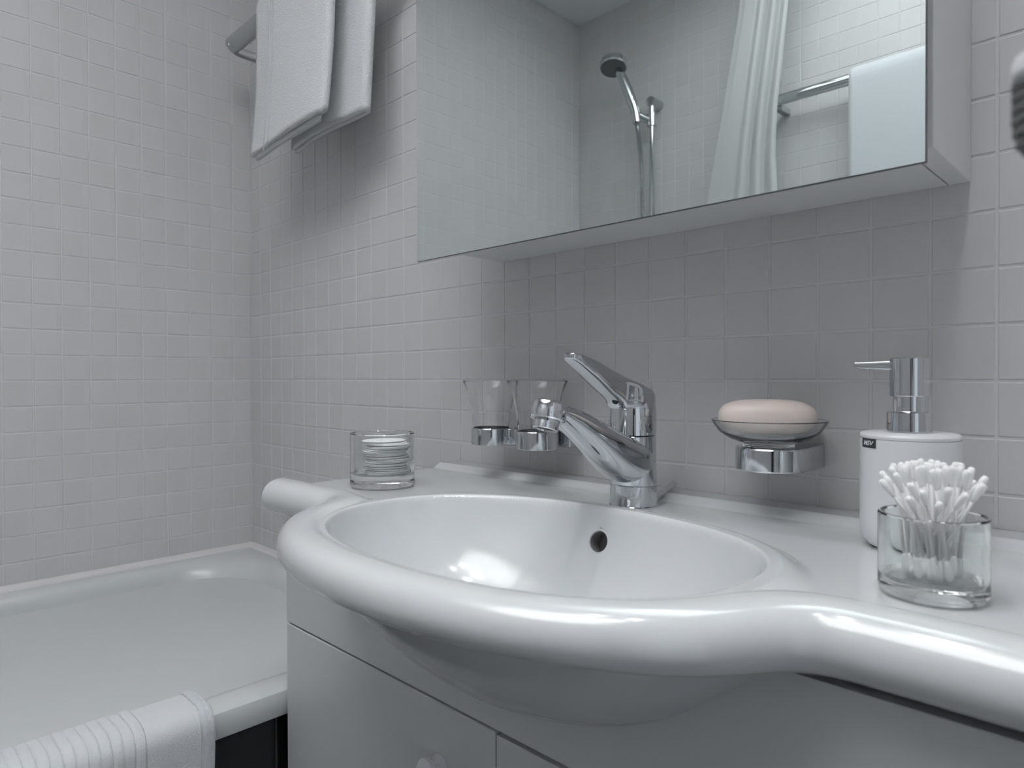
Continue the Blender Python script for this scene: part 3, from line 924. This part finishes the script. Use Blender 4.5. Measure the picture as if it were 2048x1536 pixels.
def towel_mesh(x0f, x1f, x0b, x1b, zf, zb, cy, cz, rad, gap, drop_wave=0.0, nu=70, nv=60):
    """a towel folded lengthwise (U in plan) and draped over a bar at (cy,cz)"""
    arc = PI * rad
    Lf, Lb = cz - zf, cz - zb
    tot = Lf + arc + Lb
    P = []
    for j in range(nv + 1):
        v = j / nv
        # outer layer from open left edge to the fold on the right and back
        if v < .47: w, off = v / .47, gap
        elif v < .53:
            a = (v - .47) / .06 * PI; w, off = 1 + .018 * math.sin(a), gap * math.cos(a)
        else: w, off = 1 - (v - .53) / .47 * .96, -gap
        row = []
        for i in range(nu + 1):
            s_ = i / nu * tot
            if s_ < Lf:
                f_ = 1 - s_ / Lf; y_ = cy - rad - off; z_ = zf + s_; fr_ = 0
                wave = .004 * math.sin(w * 5 + z_ * 9) * f_ ** .5 + .010 * f_ * (w - .4)
                y_ -= .012 * f_ ** 2 + wave * .6
                z_ += (.010 * (1 - w) ** 2 * -1 + (0.006 if off < 0 else 0)) * f_
                x_ = x0f + w * (x1f - x0f) - .014 * f_ ** 3 * (1 - w)
            elif s_ < Lf + arc:
                a = (s_ - Lf) / rad; fr_ = a / PI
                y_ = cy - math.cos(a) * (rad + off); z_ = cz + math.sin(a) * (rad + off)
                x_ = x0f + w * (x1f - x0f) + fr_ * ((x0b - x0f) + w * ((x1b - x0b) - (x1f - x0f)))
            else:
                q_ = s_ - Lf - arc; f_ = q_ / Lb
                y_ = cy + rad + off * (1 - .0) ; z_ = cz - q_
                y_ -= .018 * f_ * w + .003 * math.sin(w * 6)
                z_ += (.006 * math.sin(w * PI)) * f_
                x_ = x0b + w * (x1b - x0b)
            row.append((x_, y_, z_))
        P.append(row)
    return P


tw = empty('towel', (.44, TRY, TRZ), 'folded white terry towel hanging over the chrome rail beside the mirror', 'towel')
cloth('folded_cloth', towel_mesh(.288, .546, .330, .603, .452, .452, TRY, TRZ, .024, .0062), .0072, M['towel'], tw)
# inner fold layers that show at the lower edge
P = []
for j in range(41):
    v = j / 40
    if v < .46: w, off = v / .46, .0018
    elif v < .54: a = (v - .46) / .08 * PI; w, off = 1 + .012 * math.sin(a), .0018 * math.cos(a)
    else: w, off = 1 - (v - .54) / .46, -.0018
    row = []
    for i in range(12):
        f_ = 1 - i / 11
        z_ = .4425 + i / 11 * .22
        row.append((.298 + w * .236 - .010 * f_ ** 3 * (1 - w), TRY - .024 - off - .012 * f_ ** 2 - (.010 * f_ * (w - .4)) * .6, z_ - .010 * (1 - w) ** 2 * f_))
    P.append(row)
cloth('inner_layer', P, .0022, M['towel'], tw)
# two woven border lines down the front
for xx in (.345, .362):
    pts = []
    for i in range(30):
        f_ = 1 - i / 29; z_ = .446 + i / 29 * .29
        w = (xx - .292) / .256
        wave = .004 * math.sin(w * 5 + z_ * 9) * f_ ** .5 + .010 * f_ * (w - .4)
        pts.append((xx - .014 * f_ ** 3 * (1 - w), TRY - .0302 - .012 * f_ ** 2 - wave * .6 - .0036, z_ - .010 * (1 - w) ** 2 * f_))
    child('woven_border', tube_mesh(pts, .0026, 8, flat=(1.0, .25)), M['towel_flat'], tw, True)

# ------------------------------------------------------------------ bath mat over the tub rim
def mat_path(off):
    """profile over the near rim in x/z, from inside the tub to outside"""
    p = [(.664, -.520), (.672, -.460), (.680, -.425), (.688, -.406), (.697, -.3975), (.707, -.3955), (.722, -.3955), (.736, -.3955), (.7465, -.3985), (.7535, -.4060), (.7560, -.420), (.7575, -.450), (.7590, -.520), (.7600, -.620), (.7605, -.700)]
    q = smooth_pts([(a, 0, b) for a, b in p], 4)
    out = []
    for i, c in enumerate(q):
        t = (q[min(i + 1, len(q) - 1)] - q[max(i - 1, 0)]).normalized()
        nrm_ = Vector((-t.z, 0, t.x)) if False else Vector((t.z * -1, 0, t.x))
        out.append((c.x + nrm_.x * off, c.z + nrm_.z * off))
    return out


MY0, MY1 = -1.02, -.4085
ribs_end = MY1 - .076
NY = 640
P = []
yy_ = np.linspace(MY1, MY0, NY)
for y_ in yy_:
    d_ = MY1 - y_
    if d_ < .011:   # hem roll
        off = .0052 + .0022 * math.sin(min(1, d_ / .011) * PI) + .0003 * math.sin(d_ * 4000)
        if d_ < .0008: off = .003
    elif d_ < .016: off = .0050
    elif y_ > ribs_end: off = .0062
    else:
        k_ = ((ribs_end - y_) / .0113) % 1.0
        off = .0038 + .0046 * (1 - abs(2 * k_ - 1) ** 5)
    side = .004 * math.sin(d_ * 22)
    P.append([(x_, y_ + .003 * math.sin(z_ * 14), z_) for (x_, z_) in mat_path(off)])
bmat = empty('bath_mat', (.72, -.70, TZ), 'white ribbed bath mat draped over the near bathtub rim', 'bath mat')
V, Q = big_grid(np.array(P))
o = child('mat_cloth', mesh_np(V, Q), M['mat'], bmat, True)
md = o.modifiers.new('thickness', 'SOLIDIFY'); md.thickness = .004; md.offset = 1 if False else 0
# stitched hem
pts = []
hp = mat_path(.0085)
for k in range(0, len(hp), 1):
    pts.append((hp[k][0] - .0010, MY1 - .0065, hp[k][1] - .0008))
child('hem', tube_mesh(pts, [.0060 + .0007 * math.sin(k * 2.3) for k in range(len(pts))], 12, flat=(1.0, .38)), M['towel_flat'], bmat, True)

# ------------------------------------------------------------------ seen in the mirror: shower set
SBX, SBY = 0.338, ROOM_Y + .045
sw = empty('shower_rail', (SBX, ROOM_Y, .6), 'chrome shower slide rail on the far tiled wall, seen in the mirror', 'shower rail')
child('slide_bar', tube_mesh([(SBX, SBY, .915), (SBX, SBY, .30)], .0095, 20), M['chrome'], sw, True)
for z_ in (.912, .31):
    child('wall_bracket', tube_mesh([(SBX, SBY + .010, z_), (SBX, SBY - .01, z_), (SBX + .002, ROOM_Y + .0006, z_ - .002)], .0165, 24), M['chrome_dull'], sw, True)
hl = child('slider', tube_mesh([(SBX, SBY, .872), (SBX, SBY, .832)], .0150, 24), M['chrome'], sw, True)
child('cradle', tube_mesh([(SBX - .006, SBY + .004, .852), (SBX - .028, SBY + .034, .866)], [.0120, .0130], 20), M['chrome_dull'], hl, True)
hs = empty('hand_shower', (.300, ROOM_Y + .085, .86), 'round chrome hand shower hanging in the slide rail holder, seen in the mirror', 'hand shower')
hpts = smooth_pts([(.306, ROOM_Y + .084, .842), (.300, ROOM_Y + .084, .88), (.286, ROOM_Y + .090, .93), (.266, ROOM_Y + .096, .985), (.250, ROOM_Y + .100, 1.020), (.240, ROOM_Y + .100, 1.045)], 5)
nh = len(hpts)
child('handle', tube_mesh(hpts, [.0135 + .0035 * math.sin(PI * k / (nh - 1)) - .002 * (k / (nh - 1)) for k in range(nh)], 24), M['chrome'], hs, True)
hm = lathe_mesh([(0, -.016), (.012, -.016), (.026, -.012), (.035, -.005), (.0375, .004), (.0375, .013), (.0360, .0155), (.0345, .016)], 56, cap=False)
hface = lathe_mesh([(0, .0150), (.0346, .0155)], 48, cap=False)
nd = Vector((.12, .30, -.94)).normalized()
Mh = Matrix.Translation((.234, ROOM_Y + .112, 1.052)) @ nd.to_track_quat('Z', 'Y').to_matrix().to_4x4()
Mh = Mh @ Matrix.Scale(1.22, 4)
hm.transform(Mh); hface.transform(Mh)
head = child('shower_head', hm, M['chrome'], hs, True)
child('spray_face', hface, M['rubber'], head)
hose_pts = smooth_pts([(.306, ROOM_Y + .083, .838), (.312, ROOM_Y + .080, .79), (.318, ROOM_Y + .078, .72), (.321, ROOM_Y + .076, .60), (.322, ROOM_Y + .074, .45), (.318, ROOM_Y + .070, .20), (.300, ROOM_Y + .06, .02), (.30, ROOM_Y + .03, -.10)], 40)
hr_ = [.0062 + .0009 * (1 if (k % 2) else -1) for k in range(len(hose_pts))]
hose = link('shower_hose', tube_mesh(hose_pts, hr_, 14), M['chrome_dull'], None, True)
tag(hose, 'ribbed metal shower hose hanging beside the slide rail, seen in the mirror', 'hose')

# shower curtain and its rod
rod = link('curtain_rod', tube_mesh([(.735, ROOM_Y + .002, 1.262), (.735, -.0015, 1.262)], .0115, 20), M['chrome_dull'], None, True)
tag(rod, 'straight shower curtain rod high above the bathtub edge', 'curtain rod')
P = []
for j in range(181):
    v = j / 180
    row = []
    for i in range(40):
        q_ = i / 39
        z_ = 1.245 - q_ * 1.55
        xl = .690 - .130 * q_ ** .9 - .05 * math.sin(q_ * PI) * .6
        xr = .845 - .055 * sstep(0., .7, q_)
        xl = np.interp(z_, [-.4, .2, .50, .75, 1.05, 1.25], [.52, .545, .567, .615, .668, .690])
        xr = np.interp(z_, [-.4, .2, .50, .62, .75, 1.05, 1.25], [.78, .785, .792, .785, .790, .822, .845])
        w = v + .018 * math.sin(v * 9 * PI)
        amp = .011 * (1 - .3 * q_)
        cyl = amp * sstep(.35, .5, v) * math.sin((v - .42) * 8.5 * PI + .5 * math.sin(q_ * 3)) + .006 * math.sin(v * 5 + q_ * 4)
        row.append((xl + (xr - xl) * w, ROOM_Y + .125 + cyl + .030 * (v - .5), z_))
    P.append(row)
cur = link('shower_curtain', grid_mesh(P), M['curtain'], None, True)
tag(cur, 'plain white shower curtain bunched at the far wall, seen in the mirror', 'shower curtain')

# towel rail and towel on the far wall
R2Y, R2Z = ROOM_Y + .065, .788
r2 = empty('towel_rail', (1.1, ROOM_Y, R2Z), 'flat chrome towel rail on the far wall, seen in the mirror', 'towel rail')
child('bar', tube_mesh([(.752, R2Y, R2Z), (1.50, R2Y, R2Z)], .0135, 24, flat=(.75, 1.15)), M['chrome'], r2, True)
for x_ in (.762, 1.49):
    child('wall_post', box_mesh((x_ - .009, ROOM_Y + .0006, R2Z - .028), (x_ + .009, R2Y - .004, R2Z - .010), .002, 2), M['chrome_dull'], r2, True)
P = []
for j in range(41):
    v = j / 40; row = []
    for i in range(70):
        s_ = i / 69 * 1.10
        x_ = .955 + v * .42
        if s_ < .52: y_, z_ = R2Y + .021 + .002 * math.sin(v * 7), R2Z - .52 + s_
        elif s_ < .52 + .066: a = (s_ - .52) / .021; y_, z_ = R2Y + .021 * math.cos(a), R2Z + .024 * math.sin(a)
        else: y_, z_ = R2Y - .021, R2Z - (s_ - .586)
        row.append((x_, y_, z_))
    P.append(row)
t2 = cloth('towel', P, .008, M['towel_flat'])
tag(t2, 'smooth white towel over the far wall rail, seen in the mirror', 'towel')

# ------------------------------------------------------------------ swing arm joint at the right frame edge (near the camera)
AX, AY, AZ = 1.5370, -0.4810, 0.0843
AS = .66
arm = empty('swing_arm', (1.86, 0, .105), 'blurred polished metal joint of a wall-mounted swing arm at the right edge', 'swing arm')
AX -= .0014; AY -= .0014
jp = [(0, .0235), (.006, .0230), (.0098, .0212), (.0112, .0180), (.0114, .0130), (.0104, .0112)]
jr = [(.0104, .0112)]
for k in range(6):
    zz = .0100 - k * .0052
    rt = .0112 - .0004 * max(0, k - 3) ** 2
    jr += [(rt, zz), (rt, zz - .0030), (rt - .0016, zz - .0040)]
jr += [(.0072, -.0222), (0, -.0230)]
child('hinge_cap', lathe_mesh([(a * AS, b * AS) for a, b in jp], 48, (AX, AY, AZ), cap=False), M['plastic'], arm, True)
child('hinge_joint', lathe_mesh([(a * AS, b * AS) for a, b in jr], 48, (AX, AY, AZ), cap=False), M['rubber'], arm, True)
child('arm_tube', tube_mesh([(AX + .006, AY + .002, AZ + .003), (1.80, -.30, AZ + .004), (1.86, -.02, AZ + .004)], .0040, 16), M['chrome'], arm, True)
child('wall_plate', tube_mesh([(1.86, -.022, AZ), (1.86, -.0006, AZ)], .028, 32), M['chrome'], arm, True)

# ------------------------------------------------------------------ tripod added behind the viewpoint to reflect as a dark stripe in the chrome
tx, ty = 1.69, -.875
tr = empty('tripod', (tx, ty, FLOOR), 'black tripod added behind the viewpoint to put dark stripes in the chrome', 'tripod')
child('centre_column', tube_mesh([(tx, ty, FLOOR + .35), (tx, ty, .42)], .030, 20), M['dark'], tr, True)
for k in range(3):
    a = 2 * PI * k / 3 + .4
    child('leg', tube_mesh([(tx + .03 * math.cos(a), ty + .03 * math.sin(a), -.15), (tx + .30 * math.cos(a), ty + .30 * math.sin(a), FLOOR + .012)], [.018, .011], 16), M['dark'], tr, True)
